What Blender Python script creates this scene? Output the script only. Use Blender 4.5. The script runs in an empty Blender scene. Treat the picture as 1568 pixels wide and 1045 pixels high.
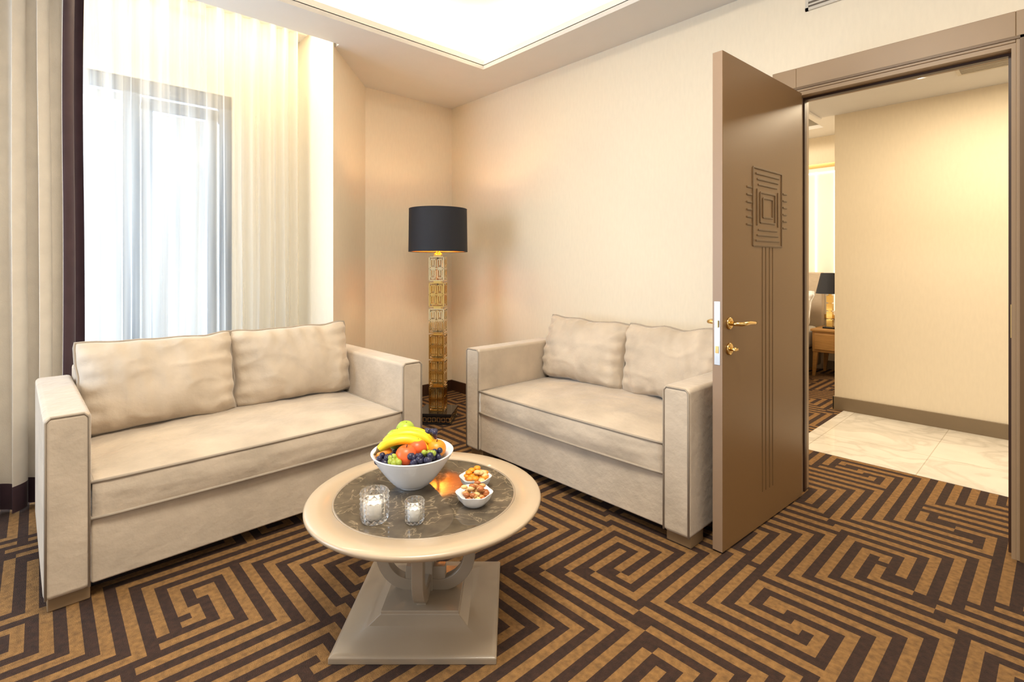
import bpy, bmesh, math, random
from mathutils import Vector, Matrix, noise
random.seed(4)
scene=bpy.context.scene
COL=scene.collection
PI=math.pi
# ------------------------------------------------------------ helpers
def srgb(r,g,b):
    f=lambda c:(c/255/12.92) if c/255<=0.04045 else ((c/255+0.055)/1.055)**2.4
    return (f(r),f(g),f(b),1)
def mat(name,col,rough=0.5,metal=0.0,var=0.0,vscale=8.0,bump=0.0,bscale=100.0,sheen=0.0,trans=0.0,coat=0.0,stretch=None,spec=None,ior=None,bdist=.01):
    m=bpy.data.materials.new(name); m.use_nodes=True
    nt=m.node_tree; b=nt.nodes['Principled BSDF']
    b.inputs['Base Color'].default_value=col
    b.inputs['Roughness'].default_value=rough
    b.inputs['Metallic'].default_value=metal
    if sheen: 
        b.inputs['Sheen Weight'].default_value=sheen; b.inputs['Sheen Roughness'].default_value=0.3
    if trans: b.inputs['Transmission Weight'].default_value=trans
    if coat: 
        b.inputs['Coat Weight'].default_value=coat; b.inputs['Coat Roughness'].default_value=0.05
    if spec is not None: b.inputs['Specular IOR Level'].default_value=spec
    if ior: b.inputs['IOR'].default_value=ior
    tc=nt.nodes.new('ShaderNodeTexCoord'); mp=nt.nodes.new('ShaderNodeMapping')
    nt.links.new(tc.outputs['Object'],mp.inputs['Vector'])
    if stretch: mp.inputs['Scale'].default_value=stretch
    n=nt.nodes.new('ShaderNodeTexNoise'); n.inputs['Scale'].default_value=vscale; n.inputs['Detail'].default_value=4
    nt.links.new(mp.outputs[0],n.inputs['Vector'])
    if var>0:
        r=nt.nodes.new('ShaderNodeValToRGB')
        r.color_ramp.elements[0].position=0.3; r.color_ramp.elements[1].position=0.7
        r.color_ramp.elements[0].color=(col[0]*(1-var),col[1]*(1-var),col[2]*(1-var),1)
        r.color_ramp.elements[1].color=(min(1,col[0]*(1+var)),min(1,col[1]*(1+var)),min(1,col[2]*(1+var)),1)
        nt.links.new(n.outputs['Fac'],r.inputs['Fac']); nt.links.new(r.outputs[0],b.inputs['Base Color'])
    if bump>0:
        n2=nt.nodes.new('ShaderNodeTexNoise'); n2.inputs['Scale'].default_value=bscale; n2.inputs['Detail'].default_value=3
        nt.links.new(mp.outputs[0],n2.inputs['Vector'])
        bp=nt.nodes.new('ShaderNodeBump'); bp.inputs['Strength'].default_value=bump; bp.inputs['Distance'].default_value=bdist
        nt.links.new(n2.outputs['Fac'],bp.inputs['Height']); nt.links.new(bp.outputs[0],b.inputs['Normal'])
    return m
def emat(name,col,strength):
    m=bpy.data.materials.new(name); m.use_nodes=True
    b=m.node_tree.nodes['Principled BSDF']; b.inputs['Base Color'].default_value=col
    b.inputs['Emission Color'].default_value=col; b.inputs['Emission Strength'].default_value=strength
    return m
def empty(name,loc=(0,0,0),rz=0):
    e=bpy.data.objects.new(name,None); COL.objects.link(e); e.location=loc; e.rotation_euler=(0,0,rz); e.empty_display_size=0.1
    return e
def obj(name,V,F,m,parent=None,smooth=False,mi=None):
    me=bpy.data.meshes.new(name); me.from_pydata([tuple(v) for v in V],[],F); me.update()
    for x in (m if isinstance(m,(list,tuple)) else [m]): me.materials.append(x)
    if smooth: me.polygons.foreach_set('use_smooth',[True]*len(me.polygons))
    if mi: me.polygons.foreach_set('material_index',mi)
    o=bpy.data.objects.new(name,me); COL.objects.link(o)
    if parent: o.parent=parent
    return o
def fixn(o):
    bm=bmesh.new(); bm.from_mesh(o.data); bmesh.ops.recalc_face_normals(bm,faces=bm.faces); bm.to_mesh(o.data); bm.free(); return o
def bev(o,w,seg=3):
    md=o.modifiers.new('b','BEVEL'); md.width=w; md.segments=seg; md.limit_method='ANGLE'
    o.data.polygons.foreach_set('use_smooth',[True]*len(o.data.polygons))
    w2=o.modifiers.new('wn','WEIGHTED_NORMAL'); w2.keep_sharp=False
    return o
BF=[(0,3,2,1),(4,5,6,7),(0,1,5,4),(1,2,6,5),(2,3,7,6),(3,0,4,7)]
def boxv(x0,x1,y0,y1,z0,z1):
    return [(x0,y0,z0),(x1,y0,z0),(x1,y1,z0),(x0,y1,z0),(x0,y0,z1),(x1,y0,z1),(x1,y1,z1),(x0,y1,z1)]
def box(name,x0,x1,y0,y1,z0,z1,m,parent=None,b=0):
    o=obj(name,boxv(min(x0,x1),max(x0,x1),min(y0,y1),max(y0,y1),min(z0,z1),max(z0,z1)),BF,m,parent)
    if b: bev(o,b)
    return o
def boxes(name,L,m,parent=None,b=0):
    V=[];F=[]
    for l in L:
        k=len(V); V+=boxv(*l); F+=[tuple(i+k for i in f) for f in BF]
    o=obj(name,V,F,m,parent)
    if b: bev(o,b,2)
    return o
def prism(name,poly,z0,z1,m,parent=None,b=0):
    n=len(poly); V=[(p[0],p[1],z0) for p in poly]+[(p[0],p[1],z1) for p in poly]
    F=[tuple(range(n))[::-1],tuple(range(n,2*n))]+[(i,(i+1)%n,n+(i+1)%n,n+i) for i in range(n)]
    o=fixn(obj(name,V,F,m,parent))
    if b: bev(o,b)
    return o
def lathe(name,prof,m,parent=None,n=48,loc=(0,0,0),smooth=True,rfun=None,caps=True):
    V=[];F=[]
    for k,(r,z) in enumerate(prof):
        for i in range(n):
            a=2*PI*i/n; rr=r*(rfun(a,k) if rfun else 1)
            V.append((loc[0]+rr*math.cos(a),loc[1]+rr*math.sin(a),loc[2]+z))
    for k in range(len(prof)-1):
        for i in range(n):
            j=(i+1)%n; F.append((k*n+i,k*n+j,(k+1)*n+j,(k+1)*n+i))
    if caps:
        if prof[0][0]>1e-5: F.append(tuple(range(n))[::-1])
        if prof[-1][0]>1e-5: F.append(tuple((len(prof)-1)*n+i for i in range(n)))
    return obj(name,V,F,m,parent,smooth)
def tube_data(P,R,n=8,closed=False):
    P=[Vector(p) for p in P]; N=len(P); V=[];F=[]
    if not isinstance(R,(list,tuple)): R=[R]*N
    up=None
    for k in range(N):
        if closed: t=P[(k+1)%N]-P[k-1]
        else: t=P[min(k+1,N-1)]-P[max(k-1,0)]
        t.normalize()
        if up is None:
            up=Vector((0,0,1)) if abs(t.z)<0.9 else Vector((1,0,0))
        s=t.cross(up); 
        if s.length<1e-4: s=t.cross(Vector((0,1,0.1)))
        s.normalize(); up=s.cross(t).normalized()
        for i in range(n):
            a=2*PI*i/n; V.append(P[k]+R[k]*(math.cos(a)*s+math.sin(a)*up))
    M=N if closed else N-1
    for k in range(M):
        k2=(k+1)%N
        for i in range(n):
            j=(i+1)%n; F.append((k*n+i,k*n+j,k2*n+j,k2*n+i))
    if not closed: F.append(tuple(range(n))[::-1]); F.append(tuple((N-1)*n+i for i in range(n)))
    return V,F
def tube(name,P,R,m,parent=None,n=8,closed=False):
    V,F=tube_data(P,R,n,closed); return fixn(obj(name,V,F,m,parent,True))
def merge(name,parts,m,parent=None,smooth=True,mi=None):
    V=[];F=[];MI=[]
    for idx,(v,f) in enumerate(parts):
        k=len(V); V+=list(v); F+=[tuple(i+k for i in q) for q in f]
        MI+=[(mi[idx] if mi else 0)]*len(f)
    return obj(name,V,F,m,parent,smooth,MI)
def sphere_data(c,r,seg=16,rings=10,sc=(1,1,1)):
    V=[];F=[]
    for k in range(rings+1):
        ph=PI*k/rings
        for i in range(seg):
            a=2*PI*i/seg
            V.append((c[0]+r*sc[0]*math.sin(ph)*math.cos(a),c[1]+r*sc[1]*math.sin(ph)*math.sin(a),c[2]-r*sc[2]*math.cos(ph)))
    for k in range(rings):
        for i in range(seg):
            j=(i+1)%seg; F.append((k*seg+i,k*seg+j,(k+1)*seg+j,(k+1)*seg+i))
    return V,F
def area(name,loc,rot,sx,sy,power,col):
    l=bpy.data.lights.new(name,'AREA'); l.shape='RECTANGLE'; l.size=sx; l.size_y=sy; l.energy=power; l.color=col
    o=bpy.data.objects.new(name,l); COL.objects.link(o); o.location=loc; o.rotation_euler=rot; return o
def point(name,loc,power,col,r=0.03):
    l=bpy.data.lights.new(name,'POINT'); l.energy=power; l.color=col; l.shadow_soft_size=r
    o=bpy.data.objects.new(name,l); COL.objects.link(o); o.location=loc; return o

# ------------------------------------------------------------ materials
M_wall=mat('wallpaper',(.81,.725,.58,1),0.75,var=.02,vscale=60,bump=.05,bscale=220,stretch=(1,1,.25))
M_ceil=mat('ceiling_paint',(.70,.68,.65,1),0.8,var=.01)
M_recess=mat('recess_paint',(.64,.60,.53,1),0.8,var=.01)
M_white=mat('white_plaster',(.88,.85,.80,1),0.7,var=.01)
M_sofa=mat('velvet',(.545,.455,.355,1),0.8,var=.14,vscale=5,bump=.35,bscale=28,sheen=.55)
M_pipe=mat('piping',(.36,.30,.235,1),0.7,var=.03)  # darker than the velvet: thin shadow along the seams put into the colour
M_foot=mat('sofa_foot',srgb(140,115,85),0.5,var=.05)
M_door=mat('door_lacquer',srgb(128,97,62),0.38,var=.02,vscale=3,bump=.02,bscale=300)
M_groove=mat('door_groove',srgb(106,80,50),0.4,var=.02)
M_dooredge=mat('door_edge',srgb(150,125,102),0.4,var=.02)
M_frame=mat('door_casing',srgb(154,128,98),0.4,var=.02)
M_brass=mat('brass',(.80,.55,.22,1),0.2,1.0,var=.02)
M_steel=mat('steel',(.6,.6,.6,1),0.35,1.0,var=.02)
M_base=mat('skirting_dark',srgb(64,40,26),0.4,var=.1)
M_taupe=mat('skirting_taupe',srgb(128,112,90),0.5,var=.03)
M_gold=mat('carpet_gold',srgb(138,101,56),0.95,var=.30,vscale=50,bump=.7,bscale=300)
M_dark=mat('carpet_dark',srgb(54,32,20),0.95,var=.38,vscale=50,bump=.7,bscale=300)
M_table=mat('table_lacquer',srgb(184,164,138),0.33,var=.02,coat=.3)
M_tableleg=mat('table_leg_lacquer',srgb(156,140,120),0.3,var=.03,coat=.3)
M_black=mat('black_gloss',(.012,.01,.01,1),0.12,var=.1)
M_shade=mat('shade_black',(.010,.011,.018,1),0.7,var=.15,vscale=200)
M_shadein=mat('shade_gold_lining',(.9,.42,.08,1),0.35,.6,var=.05)
M_chrome=mat('champagne_metal',(.92,.78,.50,1),0.12,1.0,var=.02)
M_goldm=mat('polished_gold',(.88,.62,.22,1),0.15,1.0,var=.03)
M_amber=mat('amber_glass',(.95,.74,.34,1),0.05,var=.02,trans=.85)
M_clear=mat('pale_amber_glass',(.97,.90,.72,1),0.03,var=.005,trans=.92)
M_porc=mat('porcelain',(.85,.85,.86,1),0.25,var=.01,coat=.3)
M_wax=mat('wax',(.92,.88,.80,1),0.6,var=.02)
M_drape=mat('drape_fabric',(.72,.66,.57,1),0.85,var=.05,vscale=12,bump=.2,bscale=300,sheen=.2)
M_plum=mat('drape_plum',srgb(66,46,54),0.7,var=.15,sheen=.3)
M_winf=mat('window_frame_grey',srgb(62,78,100),0.4,var=.03)
M_vent=mat('vent_metal',srgb(205,198,185),0.5,var=.02)
M_ventd=mat('vent_slot',srgb(110,100,88),0.7,var=.05)
M_wood=mat('nightstand_wood',srgb(165,122,68),0.45,var=.15,stretch=(1,8,8))
M_linen=mat('bed_linen',(.85,.85,.86,1),0.8,var=.02,bump=.2,bscale=12)
M_led=emat('led_warm',(1,.80,.50,1),3.5)
M_downl=emat('downlight_lens',(1,.93,.8,1),12)
M_bulb=emat('bulb',(1,.62,.25,1),8)
def marble(name,base,vein,scale,rough,tiles=None,width=.04,mul=.35,val=1.15,sat=.6):
    m=bpy.data.materials.new(name); m.use_nodes=True; nt=m.node_tree; b=nt.nodes['Principled BSDF']
    tc=nt.nodes.new('ShaderNodeTexCoord')
    n=nt.nodes.new('ShaderNodeTexNoise'); n.inputs['Scale'].default_value=scale; n.inputs['Detail'].default_value=8; n.inputs['Distortion'].default_value=1.2
    nt.links.new(tc.outputs['Object'],n.inputs['Vector'])
    r=nt.nodes.new('ShaderNodeValToRGB'); e=r.color_ramp.elements
    e[0].position=.5-width; e[0].color=base; e[1].position=.5+width; e[1].color=base
    x=r.color_ramp.elements.new(.5); x.color=vein
    nt.links.new(n.outputs['Fac'],r.inputs['Fac'])
    n2=nt.nodes.new('ShaderNodeTexNoise'); n2.inputs['Scale'].default_value=scale*2.3; n2.inputs['Detail'].default_value=5
    nt.links.new(tc.outputs['Object'],n2.inputs['Vector'])
    mx=nt.nodes.new('ShaderNodeMix'); mx.data_type='RGBA'; mx.blend_type='MULTIPLY'; mx.inputs[0].default_value=mul
    nt.links.new(r.outputs[0],mx.inputs[6]); nt.links.new(n2.outputs['Fac'],mx.inputs[7])
    out=mx.outputs[2]
    hs=nt.nodes.new('ShaderNodeHueSaturation'); hs.inputs['Saturation'].default_value=sat; hs.inputs['Value'].default_value=val
    nt.links.new(out,hs.inputs['Color']); out=hs.outputs[0]
    if tiles:
        br=nt.nodes.new('ShaderNodeTexBrick'); br.inputs['Scale'].default_value=1; br.inputs['Brick Width'].default_value=tiles; br.inputs['Row Height'].default_value=tiles
        br.inputs['Mortar Size'].default_value=.003; br.offset=0
        br.inputs['Color1'].default_value=(1,1,1,1); br.inputs['Color2'].default_value=(.95,.95,.95,1); br.inputs['Mortar'].default_value=(.72,.70,.66,1)
        nt.links.new(tc.outputs['Object'],br.inputs['Vector'])
        m2=nt.nodes.new('ShaderNodeMix'); m2.data_type='RGBA'; m2.blend_type='MULTIPLY'; m2.inputs[0].default_value=1
        nt.links.new(out,m2.inputs[6]); nt.links.new(br.outputs['Color'],m2.inputs[7]); out=m2.outputs[2]
    nt.links.new(out,b.inputs['Base Color']); b.inputs['Roughness'].default_value=rough
    return m
M_marb=marble('marble_brown',srgb(92,81,66),srgb(146,130,106),8,.05,width=.014,mul=.85,val=1.55,sat=1.0)
M_marbf=marble('marble_white',srgb(226,215,196),srgb(208,196,176),2.2,.18,tiles=.6,mul=.25,val=1.12,width=.06)
# sheer
def sheer():
    m=bpy.data.materials.new('sheer_voile'); m.use_nodes=True; nt=m.node_tree; nt.nodes.clear()
    o=nt.nodes.new('ShaderNodeOutputMaterial'); mix=nt.nodes.new('ShaderNodeMixShader'); t=nt.nodes.new('ShaderNodeBsdfTransparent')
    m2=nt.nodes.new('ShaderNodeMixShader'); d=nt.nodes.new('ShaderNodeBsdfDiffuse'); tl=nt.nodes.new('ShaderNodeBsdfTranslucent')
    d.inputs['Color'].default_value=(.86,.82,.74,1); tl.inputs['Color'].default_value=(.84,.83,.80,1)
    m2.inputs[0].default_value=.45
    nt.links.new(d.outputs[0],m2.inputs[1]); nt.links.new(tl.outputs[0],m2.inputs[2])
    n=nt.nodes.new('ShaderNodeTexNoise'); n.inputs['Scale'].default_value=1; n.inputs['Detail'].default_value=2
    mp=nt.nodes.new('ShaderNodeMapping'); mp.inputs['Scale'].default_value=(1,17,.5)
    tc=nt.nodes.new('ShaderNodeTexCoord'); nt.links.new(tc.outputs['Object'],mp.inputs['Vector']); nt.links.new(mp.outputs[0],n.inputs['Vector'])
    mr=nt.nodes.new('ShaderNodeMapRange'); mr.inputs['From Min'].default_value=.3; mr.inputs['From Max'].default_value=.7
    mr.inputs['To Min'].default_value=.26; mr.inputs['To Max'].default_value=.74
    nt.links.new(n.outputs['Fac'],mr.inputs['Value']); nt.links.new(mr.outputs[0],mix.inputs[0])
    nt.links.new(t.outputs[0],mix.inputs[1]); nt.links.new(m2.outputs[0],mix.inputs[2]); nt.links.new(mix.outputs[0],o.inputs['Surface'])
    return m
M_sheer=sheer()
def winglass():
    m=bpy.data.materials.new('window_glass'); m.use_nodes=True; nt=m.node_tree; nt.nodes.clear()
    o=nt.nodes.new('ShaderNodeOutputMaterial'); mix=nt.nodes.new('ShaderNodeMixShader'); t=nt.nodes.new('ShaderNodeBsdfTransparent'); g=nt.nodes.new('ShaderNodeBsdfGlossy')
    g.inputs['Roughness'].default_value=.02; mix.inputs[0].default_value=.06; t.inputs['Color'].default_value=(.90,.95,1,1)
    nt.links.new(t.outputs[0],mix.inputs[1]); nt.links.new(g.outputs[0],mix.inputs[2]); nt.links.new(mix.outputs[0],o.inputs['Surface'])
    return m
M_wglass=winglass()

# ------------------------------------------------------------ carpet
CELL=.0355
def pat(i,j):
    # long parallel bars that turn at mitred corners along diagonal zones (labyrinth)
    i+=5;j+=2
    LP,LQ=13,21
    s=i+j; b=math.floor(s/LQ)
    d=i-j+(7 if b%2 else 0); a=math.floor(d/LP)
    hor=((a+b)%2==0)
    dd=d-a*LP; ss=s-b*LQ
    sh=(a//2+b)%2
    # short hooks closing some of the bars
    if dd==LP-1 and (a+b)%4==1: return 1
    if ss==0 and (a-b)%3==0: return 1
    return ((j if hor else i)+sh)%2
def carpet(name,x0,x1,y0,y1,z):
    def cuts(a,b): return [a]+[k*CELL for k in range(int(a/CELL)-2,int(b/CELL)+3) if a+.001<k*CELL<b-.001]+[b]
    xs=cuts(x0,x1); ys=cuts(y0,y1)
    V=[(x,y,z) for y in ys for x in xs]; F=[];MI=[]; nx=len(xs)
    for b in range(len(ys)-1):
        jj=math.floor((ys[b]+ys[b+1])/2/CELL)
        for a in range(nx-1):
            F.append((b*nx+a,b*nx+a+1,(b+1)*nx+a+1,(b+1)*nx+a)); MI.append(pat(math.floor((xs[a]+xs[a+1])/2/CELL),jj))
    return obj(name,V,F,[M_gold,M_dark],None,False,MI)
carpet('floor_carpet',-4.3,1.6,-2.0,3.0,0)
carpet('floor_carpet_hall',-1.28,1.6,3.0,3.76,0)
carpet('floor_carpet_bedroom',-4.6,-1.28,3.0,6.9,0)
box('floor_slab',-4.7,1.7,-2.1,7.0,-.12,-.004,M_base)
box('floor_marble_hall',-1.28,1.6,3.76,5.0,-.003,.002,M_marbf)

# ------------------------------------------------------------ shell
H=2.776
OX0,OX1,OH=-.985,-.145,2.15
box('wall_north',-4.3,OX0,3.0,3.12,0,3.1,M_wall)
box('wall_north_right',OX1,1.6,3.0,3.12,0,3.1,M_wall)
box('wall_north_above_door',OX0,OX1,3.0,3.12,OH,3.1,M_wall)
box('wall_west_corner',-4.3,-4.13,2.0,3.0,0,3.1,M_wall)
prism('wall_west_column',[(-4.3,2.08),(-4.13,2.08),(-3.5,1.52),(-4.3,1.52)],0,3.1,M_wall)
WY0,WY1,WZ0,WZ1=-1.2,1.04,.35,2.46
boxes('wall_west',[(-4.3,-4.15,WY1,1.52,0,3.1),(-4.3,-4.15,-2.0,WY0,0,3.1),(-4.3,-4.15,WY0,WY1,0,WZ0),(-4.3,-4.15,WY0,WY1,WZ1,3.1)],M_wall)
win=empty('window_1')
fr=[]
def fv(y,w=.06): return (-4.22,-4.16,y,y+w,WZ0,WZ1)
for y in (WY0,-.36,.40,WY1-.08): fr.append(fv(y,.09))
fr+=[(-4.22,-4.16,WY0,WY1,WZ0,WZ0+.07),(-4.22,-4.16,WY0,WY1,WZ1-.10,WZ1)]
fr+=[(-4.21,-4.15,.50,.56,WZ0+.05,WZ1-.14),(-4.21,-4.15,.50,WY1-.07,WZ1-.20,WZ1-.12),(-4.21,-4.15,WY1-.16,WY1-.10,WZ0+.05,WZ1-.14)]
boxes('window_frame',fr,M_winf,win,.004)
box('window_pane',-4.195,-4.19,WY0+.02,WY1-.02,WZ0+.02,WZ1-.02,M_wglass,win)
CX0,CX1,CY0,CY1=-3.13,1.0,-1.4,2.58
z1=H+.035
boxes('ceiling',[(-4.13,1.6,CY1,3.0,H,z1),(-3.46,CX0,-2.0,CY1,H,z1),(-4.13,-3.46,1.545,CY1,H,z1),(CX1,1.6,-2.0,CY1,H,z1),(CX0,CX1,-2.0,CY0,H,z1)],M_ceil)
L=.03
boxes('trim_cove',[(CX0,CX1,CY1,CY1+L,H+.03,H+.075),(CX0-L,CX0,CY0,CY1+L,H+.03,H+.075),(CX1,CX1+L,CY0,CY1+L,H+.03,H+.075)],M_white)
RZ=3.08; S=.24
boxes('ceiling_recess',[(CX0-S-.05,CX1+S+.05,CY0-S-.05,CY1+S+.05,RZ,RZ+.04),
  (CX0-S-.05,CX1+S+.05,CY1+S,CY1+S+.05,z1,RZ),(CX0-S-.05,CX0-S,CY0-S,CY1+S,z1,RZ),(CX1+S,CX1+S+.05,CY0-S,CY1+S,z1,RZ),(CX0-S,CX1+S,CY0-S-.05,CY0-S,z1,RZ)],M_recess)
boxes('ceiling_curtain_pocket',[(-4.3,-3.42,-2.0,1.52,3.0,3.05),(-3.46,-3.42,-2.0,1.52,z1,3.0)],M_white)
def bb(name,L,m=M_base): return boxes(name,L,m,None,.003)
bb('baseboard_north',[(-4.13,-1.12,2.985,3.0,0,.10)])
bb('baseboard_west',[(-4.13,-4.115,2.08,2.985,0,.10)])
prism('baseboard_column',[(-4.13,2.08),(-3.5,1.52),(-3.5,1.50),(-4.14,2.065)],0,.10,M_base)
box('wall_hall',-1.35,1.6,5.0,5.1,0,3.1,M_wall)
box('wall_hall_side',-1.35,-1.25,5.1,6.9,0,3.1,M_wall)
box('wall_bedroom',-4.7,-1.25,6.9,7.0,0,3.1,M_wall)
box('wall_bedroom_west',-4.7,-4.6,3.12,6.9,0,3.1,M_wall)
bb('baseboard_hall',[(-1.362,1.6,4.985,5.0,0,.11),(-1.362,-1.35,4.985,5.1,0,.11)],M_taupe)
bb('baseboard_bedroom',[(-4.6,-1.35,6.885,6.9,0,.10)],M_taupe)
box('ceiling_hall',-1.45,1.6,3.12,5.0,2.51,2.56,M_ceil)
boxes('ceiling_bedroom',[(-4.6,-1.35,6.45,6.9,H,H+.04),(-1.85,-1.35,5.0,6.45,H,H+.04),(-4.6,-1.45,3.12,4.3,H,H+.04),(-4.6,-1.4,3.12,6.9,3.06,3.1),(-1.47,-1.45,3.12,5.0,2.5,3.06)],M_ceil)
dc=empty('trim_door_casing')
def casing(y0,y1,nm):
    boxes(nm,[(OX0-.12,OX0,y0,y1,0,OH+.13),(OX1,OX1+.13,y0,y1,0,OH+.13),(OX0,OX1,y0,y1,OH,OH+.13)],M_frame,dc,.003)
casing(2.975,3.0,'casing_room'); casing(3.12,3.14,'casing_hall')
boxes('casing_bead',[(OX0-.025,OX0-.012,2.970,2.976,0,OH+.025),(OX1+.012,OX1+.025,2.970,2.976,0,OH+.025),(OX0-.025,OX1+.025,2.970,2.976,OH+.012,OH+.025)],M_groove,dc,.001)
boxes('jamb',[(OX0-.001,OX0+.014,2.98,3.13,0,OH),(OX1-.014,OX1+.001,2.98,3.13,0,OH),(OX0+.014,OX1-.014,2.98,3.13,OH-.02,OH+.001)],M_frame,dc)
boxes('door_stop',[(OX0+.014,OX0+.022,3.04,3.07,0,OH-.02),(OX1-.026,OX1-.014,3.04,3.07,0,OH-.02),(OX0+.022,OX1-.026,3.04,3.07,OH-.032,OH-.02)],M_base,dc)
box('strike_plate',OX1-.017,OX1-.013,2.99,3.02,.92,1.06,M_brass,dc)

# ------------------------------------------------------------ door leaf
dr=empty('door_1',(-.952,2.962,0),math.atan2(-.845,-.036))
W=.84; DH=2.135
box('leaf',0,W,-.045,0,.008,DH,[M_door],dr,.002)
box('leaf_edge',W-.001,W+.002,-.044,-.001,.009,DH-.001,M_dooredge,dr)
rl=[]
cx=.41
def hb(s0,s1,z,t=.008): rl.append((s0,s1,-.001,.004,z-t/2,z+t/2))
def vb(s,z0,z1,t=.008): rl.append((s-t/2,s+t/2,-.001,.004,z0,z1))
def rect(hw,za,zb): hb(cx-hw,cx+hw,za); hb(cx-hw,cx+hw,zb); vb(cx-hw,za,zb); vb(cx+hw,za,zb)
rect(.155,1.315,1.675)
for k in range(3):
    hb(cx-.125+.012*k,cx+.125-.012*k,1.340+.025*k); hb(cx-.125+.012*k,cx+.125-.012*k,1.650-.025*k)
rect(.080,1.425,1.565); rect(.052,1.45,1.54)
vb(cx-.112,1.41,1.58); vb(cx+.112,1.41,1.58)
for k in range(6):
    z=1.41+.034*k
    hb(cx-.215,cx-.168,z); hb(cx+.168,cx+.215,z)
boxes('relief_ornament',rl,M_groove,dr,.001)
boxes('relief_grooves',[(cx+s-.002,cx+s+.002,-.001,.002,.16,1.31) for s in (-.055,-.02,.02,.055)],M_groove,dr,.0005)
def ell(sx,side):
    y0=0 if side>0 else -.045
    s=side
    P=[(sx,y0,.975),(sx,y0+s*.035,.975),(sx-.005,y0+s*.05,.975),(sx-.02,y0+s*.056,.975),(sx-.07,y0+s*.056,.977),(sx-.12,y0+s*.054,.972),(sx-.145,y0+s*.05,.972)]
    tube('lever_'+('a' if s>0 else 'b'),P,[.010,.009,.009,.009,.008,.0075,.007],M_brass,dr,12)
def disc(name,sx,z,side,r=.026,th=.008,m=M_brass):
    y0=0 if side>0 else -.045
    P=[(sx,y0-side*.001,z),(sx,y0+side*th*.8,z),(sx,y0+side*th,z)]
    tube(name,P,[r,r,r*.85],m,dr,24)
SX=.785
for s,n in ((1,'a'),(-1,'b')):
    ell(SX,s); disc('rose_'+n,SX,.975,s); disc('lock_rose_'+n,SX,.865,s)
tube('thumb_turn',[(SX,.006,.865),(SX,.03,.865)],[.008,.008],M_brass,dr,12)
box('thumb_turn_grip',SX-.016,SX+.016,.024,.034,.860,.870,M_brass,dr,.002)
box('lock_faceplate',W+.002,W+.004,-.036,-.010,.80,1.07,M_steel,dr,.0005)
boxes('lock_bolts',[(W+.003,W+.012,-.030,-.016,.96,.99),(W+.003,W+.006,-.030,-.016,.85,.88)],M_brass,dr)
boxes('hinge',[(-.008,.002,-.030,-.018,z,z+.1) for z in (.25,1.05,1.85)],M_frame,dr,.003)

# ------------------------------------------------------------ sofas
def cushbox(name,x0,x1,y0,y1,z0,z1,m,parent,crown=.02,front=.012,seed=0):
    bm=bmesh.new(); bmesh.ops.create_cube(bm,size=2); bmesh.ops.subdivide_edges(bm,edges=bm.edges[:],cuts=41,use_grid_fill=True)
    cx,cy,cz=(x0+x1)/2,(y0+y1)/2,(z0+z1)/2; hx,hy,hz=(x1-x0)/2,(y1-y0)/2,(z1-z0)/2
    for v in bm.verts:
        u,w,t=v.co
        zb=(1-u**4)*(1-w**4)
        z=cz+hz*t+ (crown*zb*t if t>0 else 0)
        x=cx+hx*u; y=cy+hy*w
        if w<-.99 or w>.99: y+= (1 if w>0 else -1)*(front*(1-t*t)*(1-u**6)+.004*noise.noise(Vector((x*9+seed,t*1.5,2)))*(1-t*t))
        y+= (-.014*(1-u*u) if w<0 else 0)*abs(w)**3
        nz=noise.noise(Vector((x*5+seed,y*5,t)))+.45*noise.noise(Vector((x*11+seed,y*13,t)))
        z+=.009*nz*max(t,0)*(1-w**8)*(1-u**8)
        if t>.9: z-=.004*(abs(w)**5)*math.sin(u*38+seed+2*math.sin(u*7))*(1-w**12)
        v.co=(x,y,z)
    me=bpy.data.meshes.new(name); bm.to_mesh(me); bm.free(); me.materials.append(m)
    me.polygons.foreach_set('use_smooth',[True]*len(me.polygons))
    o=bpy.data.objects.new(name,me); COL.objects.link(o); o.parent=parent
    for zz,nm in ((z1,'top'),(z0,'bottom')):
        P=[]
        N=24
        for k in range(N+1):
            u=-1+2*k/N; P.append((cx+hx*u,y0-.014*(1-u*u)-.002,zz))
        for k in range(1,5): P.append((x1,y0+(y1-y0)*k/4,zz))
        P2=[(x0,y0+(y1-y0)*(4-k)/4,zz) for k in range(4)]
        tube(name+'_piping_'+nm,[*P2,*P],.006,M_pipe,parent,8)
    return o
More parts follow.
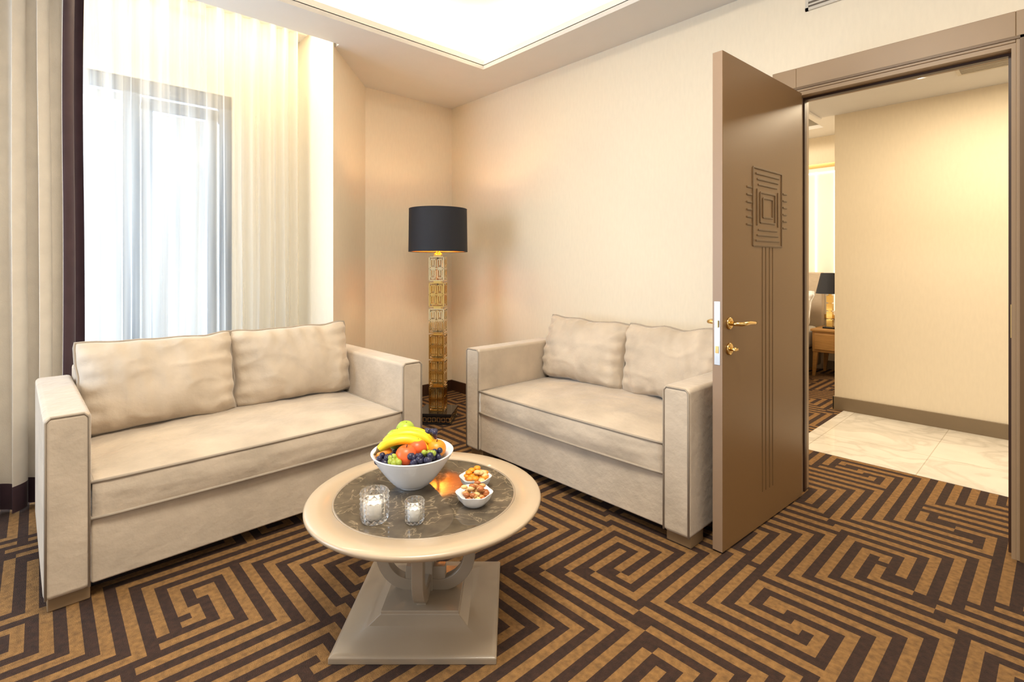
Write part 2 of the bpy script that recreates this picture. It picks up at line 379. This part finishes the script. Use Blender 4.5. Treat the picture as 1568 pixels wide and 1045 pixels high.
def pillow(name,w,h,t,parent,loc,tilt,seed,rz=0,ry=0):
    n=56; V=[];F=[]
    g=lambda a,p:max(0,1-abs(a)**p)
    def outl(u,v):
        x=w/2*u*(1-.045*(1-v*v)*abs(u)**3)
        z=h/2*v*(1-.06*(1-u*u)*abs(v)**3)
        c=max(0,abs(u)-.8)*max(0,abs(v)-.8)/.04
        x-= (1 if u>0 else -1)*c*.010; z-=(1 if v>0 else -1)*c*.010
        x+=.012*noise.noise(Vector((seed,v*2.4,3)))*abs(u); z+=.016*noise.noise(Vector((u*2.6,seed,5)))*abs(v)
        return x,z
    for sgn in (-1,1):
        for j in range(n+1):
            v=-1+2*j/n
            v=math.sin(v*PI/2)*.5+v*.5
            for i in range(n+1):
                u=-1+2*i/n; u=math.sin(u*PI/2)*.5+u*.5
                x,z=outl(u,v)
                th=(g(u,2.6)*g(v,2.6))**.42
                wr=.014*noise.noise(Vector((x*6+seed,z*6,sgn*2)))+.012*noise.noise(Vector((x*15+seed,z*7+x*9,sgn*3)))
                rn=1-abs(noise.noise(Vector((x*5+z*4+seed,z*7-x*3,sgn*4))))*2
                wr+=.014*max(0,rn-.55)
                edge=.010*math.sin(u*22+seed+math.sin(u*5))*g(u,4)*(abs(v)**4)+.010*math.sin(v*18+seed)*(abs(u)**4)
                y=sgn*(t/2*th*(1.08-.14*v)+(wr+edge)*min(1,th*2))
                V.append((x,y,z))
    k=(n+1)**2
    for s in range(2):
        for j in range(n):
            for i in range(n):
                a=s*k+j*(n+1)+i; q=(a,a+1,a+n+2,a+n+1); F.append(q if s==0 else q[::-1])
    e=empty(name); e.parent=parent; e.location=loc; e.rotation_euler=(tilt,ry,rz)
    o=obj(name+'_cover',V,F,M_sofa,e,True)
    P=[]
    N=16
    for k2 in range(N): P.append((-1+2*k2/N,-1))
    for k2 in range(N): P.append((1,-1+2*k2/N))
    for k2 in range(N): P.append((1-2*k2/N,1))
    for k2 in range(N): P.append((-1,1-2*k2/N))
    PP=[]
    for u,v in P:
        x,z=outl(u,v); PP.append((x*1.006,0,z*1.006))
    tube(name+'_piping',PP,.0068,M_pipe,e,8,True)
    return e
def sofa(name,loc,rz,seed,w):
    s=empty(name,loc,rz); d=.45; A=.13
    box('base',-w+A,w-A,-d+.015,d-.03,.06,.30,M_sofa,s,.008)
    for sg,n in ((-1,'left'),(1,'right')):
        x0,x1=(-w,-w+A) if sg<0 else (w-A,w)
        box('arm_'+n,x0,x1,-d,d,.055,.695,M_sofa,s,.018)
        i=.006; f=-d-.0005
        P=[(x0+i,f+.002,.06),(x0+i,f+.002,.676),(x0+i+.014,f+.002,.691),(x1-i-.014,f+.002,.691),(x1-i,f+.002,.676),(x1-i,f+.002,.06)]
        tube('arm_piping_'+n,P,.0045,M_pipe,s,6)
        for fy in (-d+.09,d-.1):
            xa=(x0+.012) if sg<0 else (x1-.13)
            boxes('foot_'+n+('_front' if fy<0 else '_rear'),[(xa,xa+.118,fy-.055,fy+.055,0,.056)],M_foot,s,.004)
    box('back',-w+A,w-A,d-.15,d-.002,.055,.75,M_sofa,s,.02)
    tube('back_piping',[(-w+A,d-.148,.742),(w-A,d-.148,.742)],.005,M_pipe,s)
    cushbox('seat_cushion',-w+A+.003,w-A-.003,-d+.004,d-.15,.302,.435,M_sofa,s,.035,.010,seed)
    pw=(2*w-2*A)/2-.004
    pillow('back_cushion_a',pw+.02,.43,.23,s,(-pw/2-.003,d-.250,.655),-.22,seed+1,.03,.012)
    pillow('back_cushion_b',pw+.02,.43,.23,s,(pw/2+.003,d-.240,.657),-.18,seed+5,-.03,-.015)
    return s
sofa('sofa',(-2.865,.778,0),math.radians(91.5),1.0,.78)
sofa('sofa',(-1.862,2.478,0),0,9.3,.775)

# ------------------------------------------------------------ coffee table
TA=math.radians(47.3)
ct=empty('coffee_table',(-1.548,1.013,0),TA)
TZ=.415
lathe('top_rim',[(.0,TZ-.03),(.33,TZ-.03),(.375,TZ-.028),(.398,TZ-.022),(.407,TZ-.012),(.407,TZ-.004),(.401,TZ),(.318,TZ),(.316,TZ-.006),(0,TZ-.006)],M_table,ct,96)
lathe('top_groove',[(.3165,TZ-.004),(.3165,TZ+.0005),(.311,TZ+.0005),(.311,TZ-.004)],M_tableleg,ct,96)
lathe('marble_inlay',[(0,TZ-.006),(.312,TZ-.006),(.312,TZ-.0008),(.310,TZ),(0,TZ)],M_marb,ct,96,smooth=False)
lathe('under_apron',[(0,TZ-.055),(.19,TZ-.055),(.195,TZ-.03),(0,TZ-.03)],M_tableleg,ct,48)
V=[];F=[]
lv=[(.258,0),(.258,.020),(.250,.024),(.240,.027),(.215,.033),(.188,.041),(.160,.052),(.135,.066),(.130,.068),(.130,.080)]
for hs,z in lv: V+=[(-hs,-hs,z),(hs,-hs,z),(hs,hs,z),(-hs,hs,z)]
for k in range(len(lv)-1):
    for i in range(4):
        j=(i+1)%4; F.append((k*4+i,k*4+j,(k+1)*4+j,(k+1)*4+i))
F.append((3,2,1,0)); q=(len(lv)-1)*4; F.append((q,q+1,q+2,q+3))
bev(obj('base_plinth',V,F,M_tableleg,ct),.003,2)
def bracket(ang,nm):
    out=[];inn=[]
    N=14
    R=.11
    cl=[(.02,.100)]
    for k in range(N+1):
        a=-PI/2+PI/2*k/N
        cl.append((.045+R*math.cos(a),.205+R*math.sin(a)))
    cl+=[(.155,.25),(.158,.30),(.166,.335),(.178,TZ-.05)]
    half=[.018]+[.020]*(N+1)+[.020,.020,.022,.028]
    for k,(x,z) in enumerate(cl):
        x0,z0=cl[max(k-1,0)]; x1_,z1_=cl[min(k+1,len(cl)-1)]
        tx,tz=x1_-x0,z1_-z0; l=math.hypot(tx,tz); nx,nz=-tz/l,tx/l
        out.append((x+nx*half[k],z+nz*half[k])); inn.append((x-nx*half[k],z-nz*half[k]))
    V=[];F=[]; w=.019; c,s=math.cos(ang),math.sin(ang)
    for (a,b) in zip(out,inn):
        for (x,z) in (a,b):
            for yy in (-w,w): V.append((x*c-yy*s,x*s+yy*c,z))
    for k in range(len(out)-1):
        a=k*4;b=a+4
        F+=[(a,a+1,b+1,b),(a+2,b+2,b+3,a+3),(a,b,b+2,a+2),(a+1,a+3,b+3,b+1)]
    F+=[(0,2,3,1)]; e=(len(out)-1)*4; F+=[(e,e+1,e+3,e+2)]
    bev(fixn(obj(nm,V,F,M_tableleg,ct)),.002,2)
for k in range(4): bracket(k*PI/2,'bracket_%d'%(k+1))
boxes('pedestal_post',[(-.026,.026,-.026,.026,.075,TZ-.05),(-.07,.07,-.016,.016,.075,.16),(-.016,.016,-.10,.10,.075,.14)],M_tableleg,ct,.002)

# ------------------------------------------------------------ fruit bowl
fb=empty('fruit_bowl',(-1.637,1.012,TZ),TA)
prof=[(0,0),(.052,0),(.055,.004)]
N=22
for k in range(N+1):
    t=k/N; r=.055+.088*(t**.8); z=.004+.112*t
    prof.append((r+(.0026 if k%2 else 0),z))
prof+=[(.148,.122),(.150,.126),(.146,.127)]
for k in range(N,-1,-2):
    t=k/N; prof.append((.049+.088*(t**.8),.012+.108*t))
prof.append((0,.012))
lathe('bowl',prof,M_porc,fb,64)
def fmat(n,c,**k): return mat(n,c,.38,var=.18,vscale=14,**k)
Fm_ban=fmat('banana_skin',srgb(240,205,40)); Fm_tip=fmat('banana_tip',srgb(110,85,35)); Fm_gr=fmat('green_apple_skin',srgb(165,190,60)); Fm_red=fmat('peach_skin',srgb(225,95,45))
Fm_or=fmat('orange_skin',srgb(240,150,35),bump=.2); Fm_grape=fmat('grape_skin',srgb(40,38,66)); Fm_ggrape=fmat('green_grape_skin',srgb(150,165,60)); Fm_plum=fmat('plum_skin',srgb(95,30,45)); Fm_stem=fmat('stem',srgb(80,55,30))
def fruit(name,c,r,m,sc=(1,1,.92)):
    V,F=sphere_data((0,0,0),r,24,16,sc)
    VV=[]
    for v in V:
        v=Vector(v); rr=math.hypot(v.x,v.y)/r
        if v.z>0: v.z-=.28*r*math.exp(-(rr/.28)**2)
        VV.append(v+Vector(c))
    o=obj(name,VV,F,m,fb,True)
    tube(name+'_stem',[(c[0],c[1],c[2]+r*.6),(c[0]+.004,c[1],c[2]+r*.98)],.0022,Fm_stem,fb,6)
fruit('green_apple',(-.072,.055,.150),.040,Fm_gr)
fruit('pear',(-.045,.090,.166),.038,Fm_gr,(1,1,1.15))
fruit('peach',(-.012,-.055,.130),.038,Fm_red)
fruit('orange',(.085,.020,.126),.036,Fm_or)
fruit('peach_b',(.02,-.015,.14),.035,Fm_red)
fruit('plum',(.05,.07,.150),.030,Fm_plum)
fruit('kiwi',(-.100,-.02,.122),.028,Fm_or,(1.1,1,.9))
def banana(name,off,rot,lift,flip=1):
    P=[];R=[]
    for k in range(17):
        t=k/16; a=math.radians(-58+116*t)
        x=.115*math.sin(a); z=.105*(math.cos(a)-.6)
        P.append((x,0,z))
        e=min(t,1-t)
        r=.0175*min(1,(e/.22+.02))**.5
        if t<.1: r=max(.0045,r*.45)
        R.append(max(r,.004))
    c,s=math.cos(rot),math.sin(rot); Q=[]
    for p in P: Q.append((off[0]+p[0]*c,off[1]+p[0]*s,lift+p[2]))
    V,F=tube_data(Q,R,7); o=fixn(obj(name,V,F,[Fm_ban,Fm_tip],fb,True))
    mi=[0]*len(F)
    for i in range(7*2): mi[i]=1
    o.data.polygons.foreach_set('material_index',mi[:len(o.data.polygons)])
banana('banana_a',(-.035,-.02),.18,.130)
banana('banana_b',(-.025,.015),.10,.140)
banana('banana_c',(-.02,.05),-.03,.138)
def cluster(c,n,spr,r):
    out=[]
    for k in range(n):
        p=(c[0]+random.uniform(-1,1)*spr[0],c[1]+random.uniform(-1,1)*spr[1],c[2]+random.uniform(-1,1)*spr[2])
        out.append(sphere_data(p,r*random.uniform(.88,1.1),12,8))
    return out
merge('dark_grapes',cluster((.045,-.075,.122),22,(.038,.022,.014),.0115)+cluster((.095,-.03,.128),9,(.018,.02,.01),.011)+cluster((-.085,-.065,.118),14,(.028,.02,.012),.011)+cluster((.06,.055,.17),9,(.02,.02,.012),.011),Fm_grape,fb)
merge('green_grapes',cluster((-.045,-.088,.122),10,(.02,.015,.01),.011)+cluster((.07,-.055,.135),7,(.02,.015,.01),.011),Fm_ggrape,fb)
merge('fruit_fill',cluster((0,0,.09),40,(.085,.085,.02),.017),Fm_grape,fb)

# ------------------------------------------------------------ snack bowls
def snack(loc,r,kind):
    e=empty('snack_bowl',loc,TA)
    rf=lambda a,k:1+(.05*math.cos(6*a) if k>2 else 0)
    lathe('dish',[(0,0),(r*.55,0),(r*.62,.003),(r*.85,.018),(r*1.0,.040),(r*1.02,.042),(r*.97,.042),(r*.8,.020),(r*.55,.008),(0,.007)],M_porc,e,60,rfun=rf)
    parts=[];mi=[]
    cols=[fmat('dried_apricot',srgb(245,150,35)),fmat('almond',srgb(165,95,45)),fmat('walnut',srgb(200,150,90)),fmat('cashew',srgb(225,190,130))]
    for k in range(38):
        a=random.uniform(0,2*PI); q=r*.72*math.sqrt(random.random())
        z=.030+.024*(1-(q/r)**2)*random.random()*1.6
        if kind==0: parts.append(sphere_data((q*math.cos(a),q*math.sin(a),z),.013,10,8,(1,1,.55))); mi.append(0 if random.random()<.8 else 3)
        else: parts.append(sphere_data((q*math.cos(a),q*math.sin(a),z),.010,10,8,(1.2,.8,.7))); mi.append(random.choice([1,1,2,3]))
    merge('dried_fruit' if kind==0 else 'mixed_nuts',parts,cols,e,True,mi)
snack((-1.362,1.083,TZ),.060,1)
snack((-1.462,1.168,TZ),.056,0)

# ------------------------------------------------------------ candle holders
def cutglass():
    m=bpy.data.materials.new('cut_glass'); m.use_nodes=True; nt=m.node_tree; nt.nodes.clear()
    o=nt.nodes.new('ShaderNodeOutputMaterial'); mix=nt.nodes.new('ShaderNodeMixShader'); t=nt.nodes.new('ShaderNodeBsdfTransparent'); g=nt.nodes.new('ShaderNodeBsdfGlass')
    g.inputs['Roughness'].default_value=.0; g.inputs['IOR'].default_value=1.5; mix.inputs[0].default_value=.75
    t.inputs['Color'].default_value=(1,1,1,1)
    nt.links.new(t.outputs[0],mix.inputs[1]); nt.links.new(g.outputs[0],mix.inputs[2]); nt.links.new(mix.outputs[0],o.inputs['Surface'])
    return m
M_cut=cutglass()
def candle(loc,r,h):
    e=empty('candle_holder',loc,TA)
    n=14; rows=6
    V=[];F=[]
    NA=n*2; NR=rows*2
    for k in range(NR+1):
        for i in range(NA):
            a=2*PI*i/NA
            peak=(i%2==1 and k%2==1)
            rr=r*(1.05 if peak else .92)*(1 if k>1 else .93)
            V.append((rr*math.cos(a),rr*math.sin(a),.001+h*k/NR))
    for k in range(0,NR,2):
        for i in range(0,NA,2):
            i1,i2=(i+1)%NA,(i+2)%NA
            P=lambda kk,ii:kk*NA+ii
            c=P(k+1,i1)
            ring=[P(k,i),P(k,i1),P(k,i2),P(k+1,i2),P(k+2,i2),P(k+2,i1),P(k+2,i),P(k+1,i)]
            for q in range(8): F.append((ring[q],ring[(q+1)%8],c))
    F.append(tuple(range(NA))[::-1])
    base=len(V); ri=r*.80
    for z in (h+.001,h*.16):
        for i in range(NA):
            a=2*PI*i/NA; V.append((ri*math.cos(a),ri*math.sin(a),z))
    for i in range(NA):
        j=(i+1)%NA
        F.append((base+i,base+j,base+NA+j,base+NA+i)[::-1])
        F.append((NR*NA+i,NR*NA+j,base+j,base+i))
    F.append(tuple(base+NA+i for i in range(NA)))
    fixn(obj('cut_glass_tumbler',V,F,M_cut,e,False))
    lathe('tea_light',[(0,h*.17),(r*.74,h*.17),(r*.74,h*.62),(r*.68,h*.63),(0,h*.61)],M_wax,e,24)
    tube('wick',[(0,0,h*.60),(0.001,0,h*.70)],.0012,M_black,e,6)
candle((-1.49,.782,TZ),.045,.094)
candle((-1.394,.869,TZ),.031,.070)

# ------------------------------------------------------------ floor lamp
LX,LY=-3.39,2.33
fl=empty('floor_lamp',(LX,LY,0),math.radians(42))
boxes('plinth',[(-.135,.135,-.135,.135,.065,.085),(-.13,.13,-.13,.13,0,.012),(-.12,.12,-.12,.12,.012,.065)],M_black,fl,.002)
fret=[]
for k in range(7):
    s0=-.125+k*.0362
    for sg in (-1,1):
        for seg in ((s0,s0+.028,.050,.054),(s0,s0+.028,.020,.024),(s0,s0+.004,.020,.054),(s0+.024,s0+.028,.020,.054)):
            y=sg*.1225
            fret.append((seg[0],seg[1],min(y,y+sg*.004),max(y,y+sg*.004),seg[2],seg[3]))
            fret.append((min(y,y+sg*.004),max(y,y+sg*.004),seg[0],seg[1],seg[2],seg[3]))
boxes('fretwork',fret,M_chrome,fl)
z=.085; nb=6; bh=(1.31-.085)/nb
chL=[];goL=[];cgL=[];amL=[]
for k in range(nb):
    za=z+k*bh; zb=za+bh-.014; w=.060
    gold = k in (0,1,2,4)
    Lm=goL if gold else chL
    (amL if gold else cgL).append((-.042,.042,-.042,.042,za+.006,zb-.006))
    zz=(za+zb)/2
    for fz in (za,zb-.006): Lm.append((-w,w,-w,w,fz,fz+.006))
    for sx in (-1,1):
        for sy in (-1,1):
            x=sx*(w-.004); y=sy*(w-.004); Lm.append((x-.004,x+.004,y-.004,y+.004,za,zb))
    mot=[]
    for (c0,c1,d0,d1) in ((-.048,-.006,za+.02,zz-.006),(.006,.048,za+.02,zz-.006),(-.048,-.006,zz+.006,zb-.02),(.006,.048,zz+.006,zb-.02)):
        mot+=[(c0,c1,d0,d0+.006),(c0,c1,d1-.006,d1),(c0,c0+.006,d0,d1),(c1-.006,c1,d0,d1)]
        mm=(d0+d1)/2; mc=(c0+c1)/2
        mot+=[(mc-.003,mc+.003,mm-.012,d1)]
    mot+=[(-w,w,zz-.004,zz+.004)]
    for (a,b,c,d) in mot:
        for sg in (-1,1):
            y=sg*(w-.003)
            Lm.append((a,b,y-.003,y+.003,c,d)); Lm.append((y-.003,y+.003,a,b,c,d))
    goL.append((-.03,.03,-.03,.03,zb,zb+.014))
boxes('chrome_blocks',chL,M_chrome,fl); boxes('gold_blocks',goL,M_goldm,fl)
boxes('amber_core',amL,M_amber,fl,.003); boxes('glass_core',cgL,M_clear,fl,.003)
tube('centre_rod',[(0,0,.08),(0,0,1.46)],.008,M_goldm,fl,12)
lathe('neck',[(.03,1.305),(.032,1.32),(.014,1.33),(.012,1.37),(.02,1.38),(.02,1.42),(0,1.42)],M_goldm,fl,24)
lathe('shade',[(.232,1.335),(.228,1.672)],M_shade,fl,64,caps=False)
lathe('shade_lining',[(.229,1.336),(.225,1.671)],M_shadein,fl,64,caps=False)
merge('shade_rings',[tube_data([(.2305*math.cos(2*PI*i/64),.2305*math.sin(2*PI*i/64),1.337) for i in range(64)],.003,6,True),tube_data([(.2265*math.cos(2*PI*i/64),.2265*math.sin(2*PI*i/64),1.672) for i in range(64)],.003,6,True)],M_shade,fl)
merge('shade_spider',[tube_data([(0,0,1.45),(.226*math.cos(a),.226*math.sin(a),1.655)],.003,6) for a in (0,2.09,4.19)],M_goldm,fl)
merge('bulb',[sphere_data((0,0,1.45),.035,16,12,(1,1,1.3))],M_bulb,fl)
point('floor_lamp_light',(LX,LY,1.54),9,(1,.70,.36),.04)

# ------------------------------------------------------------ curtains
def curtain(name,x,ys,z0,z1,amp,wl,m,seed,mif=None,xlean=None,nz=14):
    V=[];F=[];MI=[]; n=len(ys)
    ph=[];acc=0
    for i,y in enumerate(ys):
        if i: acc+=(ys[i]-ys[i-1])*2*PI/(wl*(1+.35*noise.noise(Vector((y*4,seed,0)))))
        ph.append(acc)
    for k in range(nz+1):
        z=z0+(z1-z0)*k/nz; t=k/nz
        for i,y in enumerate(ys):
            a=amp*(1+.4*noise.noise(Vector((y*5,seed+2,t*.6))))*(1-.25*t)
            s=math.sin(ph[i]+.5*noise.noise(Vector((y*3,t*1.2,seed))))
            V.append((x+a*s+(xlean(z,y) if xlean else 0),y+.012*noise.noise(Vector((y*6,t*2,seed+7)))+a*.25*math.cos(2*ph[i]),z))
    for k in range(nz):
        for i in range(n-1):
            F.append((k*n+i,k*n+i+1,(k+1)*n+i+1,(k+1)*n+i))
            MI.append(mif((ys[i]+ys[i+1])/2,z0+(z1-z0)*(k+.5)/nz) if mif else 0)
    return obj(name,V,F,m,None,True,MI)
def lin(a,b,n): return [a+(b-a)*i/n for i in range(n+1)]
curtain('sheer_curtain',-3.93,lin(-.9,1.43,620),.02,2.98,.042,.105,M_sheer,3.1)
dlean=lambda z,y: .04-.06*max(0,(1.6-z)/1.6)*max(0,min(1,(y+.3)/.6))
curtain('drape_curtain',-3.57,lin(-.75,.17,420),.01,2.98,.055,.105,[M_drape,M_plum],8.7,lambda y,z: 1 if (y>.105 or z<.13) else 0,dlean,46)
boxes('curtain_rail',[(-3.94,-3.91,-1.0,1.5,2.98,3.0),(-3.56,-3.52,-1.0,1.5,2.98,3.0)],M_white)

# ------------------------------------------------------------ vents, downlight
wv=empty('wall_vent')
boxes('vent_frame',[(-.945,-.45,2.99,3.0,2.575,2.59),(-.945,-.45,2.99,3.0,2.69,2.705),(-.945,-.93,2.99,3.0,2.575,2.705),(-.465,-.45,2.99,3.0,2.575,2.705)],M_vent,wv)
box('vent_back',-.93,-.465,2.995,2.999,2.59,2.69,M_ventd,wv)
boxes('vent_louvres',[(-.93,-.465,2.991,2.997,2.60+.02*k,2.609+.02*k) for k in range(5)],M_vent,wv)
cv=empty('ceiling_vent',(-.30,4.42,2.508))
boxes('vent_frame',[(-.20,.30,-.13,-.11,-.008,0),(-.20,.30,.11,.13,-.008,0),(-.20,-.18,-.11,.11,-.008,0),(.28,.30,-.11,.11,-.008,0)],M_vent,cv)
box('vent_back',-.18,.28,-.11,.11,-.002,0,M_ventd,cv)
boxes('vent_louvres',[(-.18,.28,-.10+.025*k,-.092+.025*k,-.007,-.001) for k in range(9)],M_vent,cv)
dl=empty('downlight',(-.68,4.39,2.51))
lathe('trim_ring',[(.052,0),(.052,-.006),(.040,-.006),(.040,-.001)],M_white,dl,32)
lathe('lens',[(0,-.003),(.040,-.003),(.040,-.001)],M_downl,dl,32)

# ------------------------------------------------------------ bedroom
ns=empty('nightstand',(-1.69,6.55,0))
box('cabinet',-.24,.24,-.22,.22,.27,.50,M_wood,ns,.006); box('top_slab',-.255,.255,-.235,.235,.50,.525,M_wood,ns,.004)
box('drawer_front',-.215,.215,-.232,-.22,.30,.475,M_wood,ns,.004)
merge('drawer_knob',[sphere_data((0,-.24,.39),.014)],M_brass,ns)
for i,(a,b) in enumerate(((-1,-1),(1,-1),(-1,1),(1,1))):
    V=[]
    for z_,h_ in ((0,.013),(.27,.024)):
        for p,q in ((-1,-1),(1,-1),(1,1),(-1,1)): V.append((a*.21+a*(.27-z_)*.08+p*h_,b*.19+q*h_,z_))
    obj('leg_%d'%(i+1),V,BF,M_wood,ns)
tl=empty('table_lamp',(-1.80,6.5,.525))
boxes('lamp_foot',[(-.06,.06,-.06,.06,0,.02)],M_black,tl,.003)
boxes('lamp_column',[(-.03,.03,-.03,.03,.02+.09*k,.10+.09*k) for k in range(4)]+[(-.015,.015,-.015,.015,.02,.43)],M_goldm,tl,.003)
lathe('lamp_shade',[(.14,.39),(.09,.62)],M_shade,tl,40,caps=False)
merge('lamp_bulb',[sphere_data((0,0,.48),.03)],M_bulb,tl)
bd=empty('bed',(-2.84,5.85,0))
box('bed_frame',-.86,.86,-.98,.98,.06,.28,M_taupe,bd,.02)
boxes('bed_feet',[(-.8,-.7,-.9,-.8,0,.07),(.7,.8,-.9,-.8,0,.07),(-.8,-.7,.8,.9,0,.07),(.7,.8,.8,.9,0,.07)],M_wood,bd)
box('mattress',-.86,.86,-.96,.9,.28,.52,M_linen,bd,.06)
box('duvet',-.89,.89,-.99,.45,.24,.60,M_linen,bd,.07)
box('headboard',-.88,.88,.95,1.03,0,1.15,M_sofa,bd,.02)
for k,(px,py,pz,ti) in enumerate(((-.45,.72,.72,-.5),(.50,.72,.72,-.5),(.53,.60,.72,-.6))):
    e=pillow('bed_pillow_%d'%k,.66,.46,.2,bd,(px,py,pz),ti,k*3.3)
    for c in e.children: c.data.materials[0]=M_linen
lp=empty('lit_wall_panel')
boxes('panel_frame',[(-2.35,-1.45,6.87,6.9,.6,.65),(-2.35,-1.45,6.87,6.9,2.40,2.45),(-2.35,-2.30,6.87,6.9,.6,2.45),(-1.5,-1.45,6.87,6.9,.6,2.45)],M_brass,lp,.003)
box('panel_face',-2.30,-1.5,6.88,6.9,.65,2.40,M_white,lp)
boxes('panel_led',[(-2.06,-2.045,6.872,6.882,.7,2.35),(-1.86,-1.845,6.872,6.882,.7,2.35),(-2.3,-1.5,6.872,6.882,2.33,2.345)],M_led,lp)

# ------------------------------------------------------------ lights
WARM=(1,.86,.64)
zc=z1+.012
area('cove_led_north',((CX0+CX1)/2,CY1+.12,zc),(PI,0,0),CX1-CX0+.3,.05,38,WARM)
area('cove_led_west',(CX0-.12,(CY0+CY1)/2,zc),(PI,0,PI/2),CY1-CY0+.3,.05,38,WARM)
area('cove_led_east',(CX1+.12,(CY0+CY1)/2,zc),(PI,0,PI/2),CY1-CY0+.3,.05,38,WARM)
area('pocket_led',(-3.72,.45,2.99),(0,math.radians(8),0),.06,2.1,24,(1,.84,.58))
area('window_daylight',(-4.75,-.1,1.5),(0,-PI/2,0),2.6,2.8,200,(.78,.89,1))
area('hall_light',(-.2,4.1,2.49),(0,0,0),.9,.5,34,(1,.82,.56))
area('bedroom_cove',(-2.9,5.3,3.03),(0,0,0),1.6,1.0,90,(1,.84,.62))
area('room_fill_light',(-.8,.4,3.05),(0,0,0),1.0,1.0,100,(1,.91,.77))  # added soft overhead fill, not a fitting of the room
w2=empty('window_2')
boxes('window_frame',[(-4.1,-2.2,-1.98,-1.92,.35,.42),(-4.1,-2.2,-1.98,-1.92,2.41,2.48),(-4.1,-4.03,-1.98,-1.92,.42,2.41),(-2.27,-2.2,-1.98,-1.92,.42,2.41),(-3.18,-3.12,-1.98,-1.92,.42,2.41)],M_winf,w2,.004)
box('window_pane',-4.05,-2.25,-1.955,-1.95,.4,2.43,M_wglass,w2)
boxes('wall_south',[(-4.3,-4.1,-2.05,-1.9,0,3.1),(-2.2,-1.6,-2.05,-1.9,0,3.1),(-4.1,-2.2,-2.05,-1.9,0,.35),(-4.1,-2.2,-2.05,-1.9,2.48,3.1)],M_wall)
area('window_2_daylight',(-3.15,-2.3,1.4),(PI/2,0,0),1.9,2.1,120,(.84,.91,1))

w=bpy.data.worlds.new('sky_world'); scene.world=w; w.use_nodes=True
bg=w.node_tree.nodes['Background']; bg.inputs[0].default_value=(1,.95,.87,1); bg.inputs[1].default_value=.7

# ------------------------------------------------------------ camera
cam=bpy.data.cameras.new('camera'); co=bpy.data.objects.new('camera',cam); COL.objects.link(co)
co.location=(0,0,1.22); co.rotation_euler=(PI/2,0,math.radians(47.3))
cam.sensor_width=36; cam.lens=785/1568*36; cam.shift_y=-(522.5-408)/1568; cam.clip_start=.02
scene.camera=co
scene.view_settings.view_transform='Standard'
scene.view_settings.look='None'
scene.view_settings.exposure=0
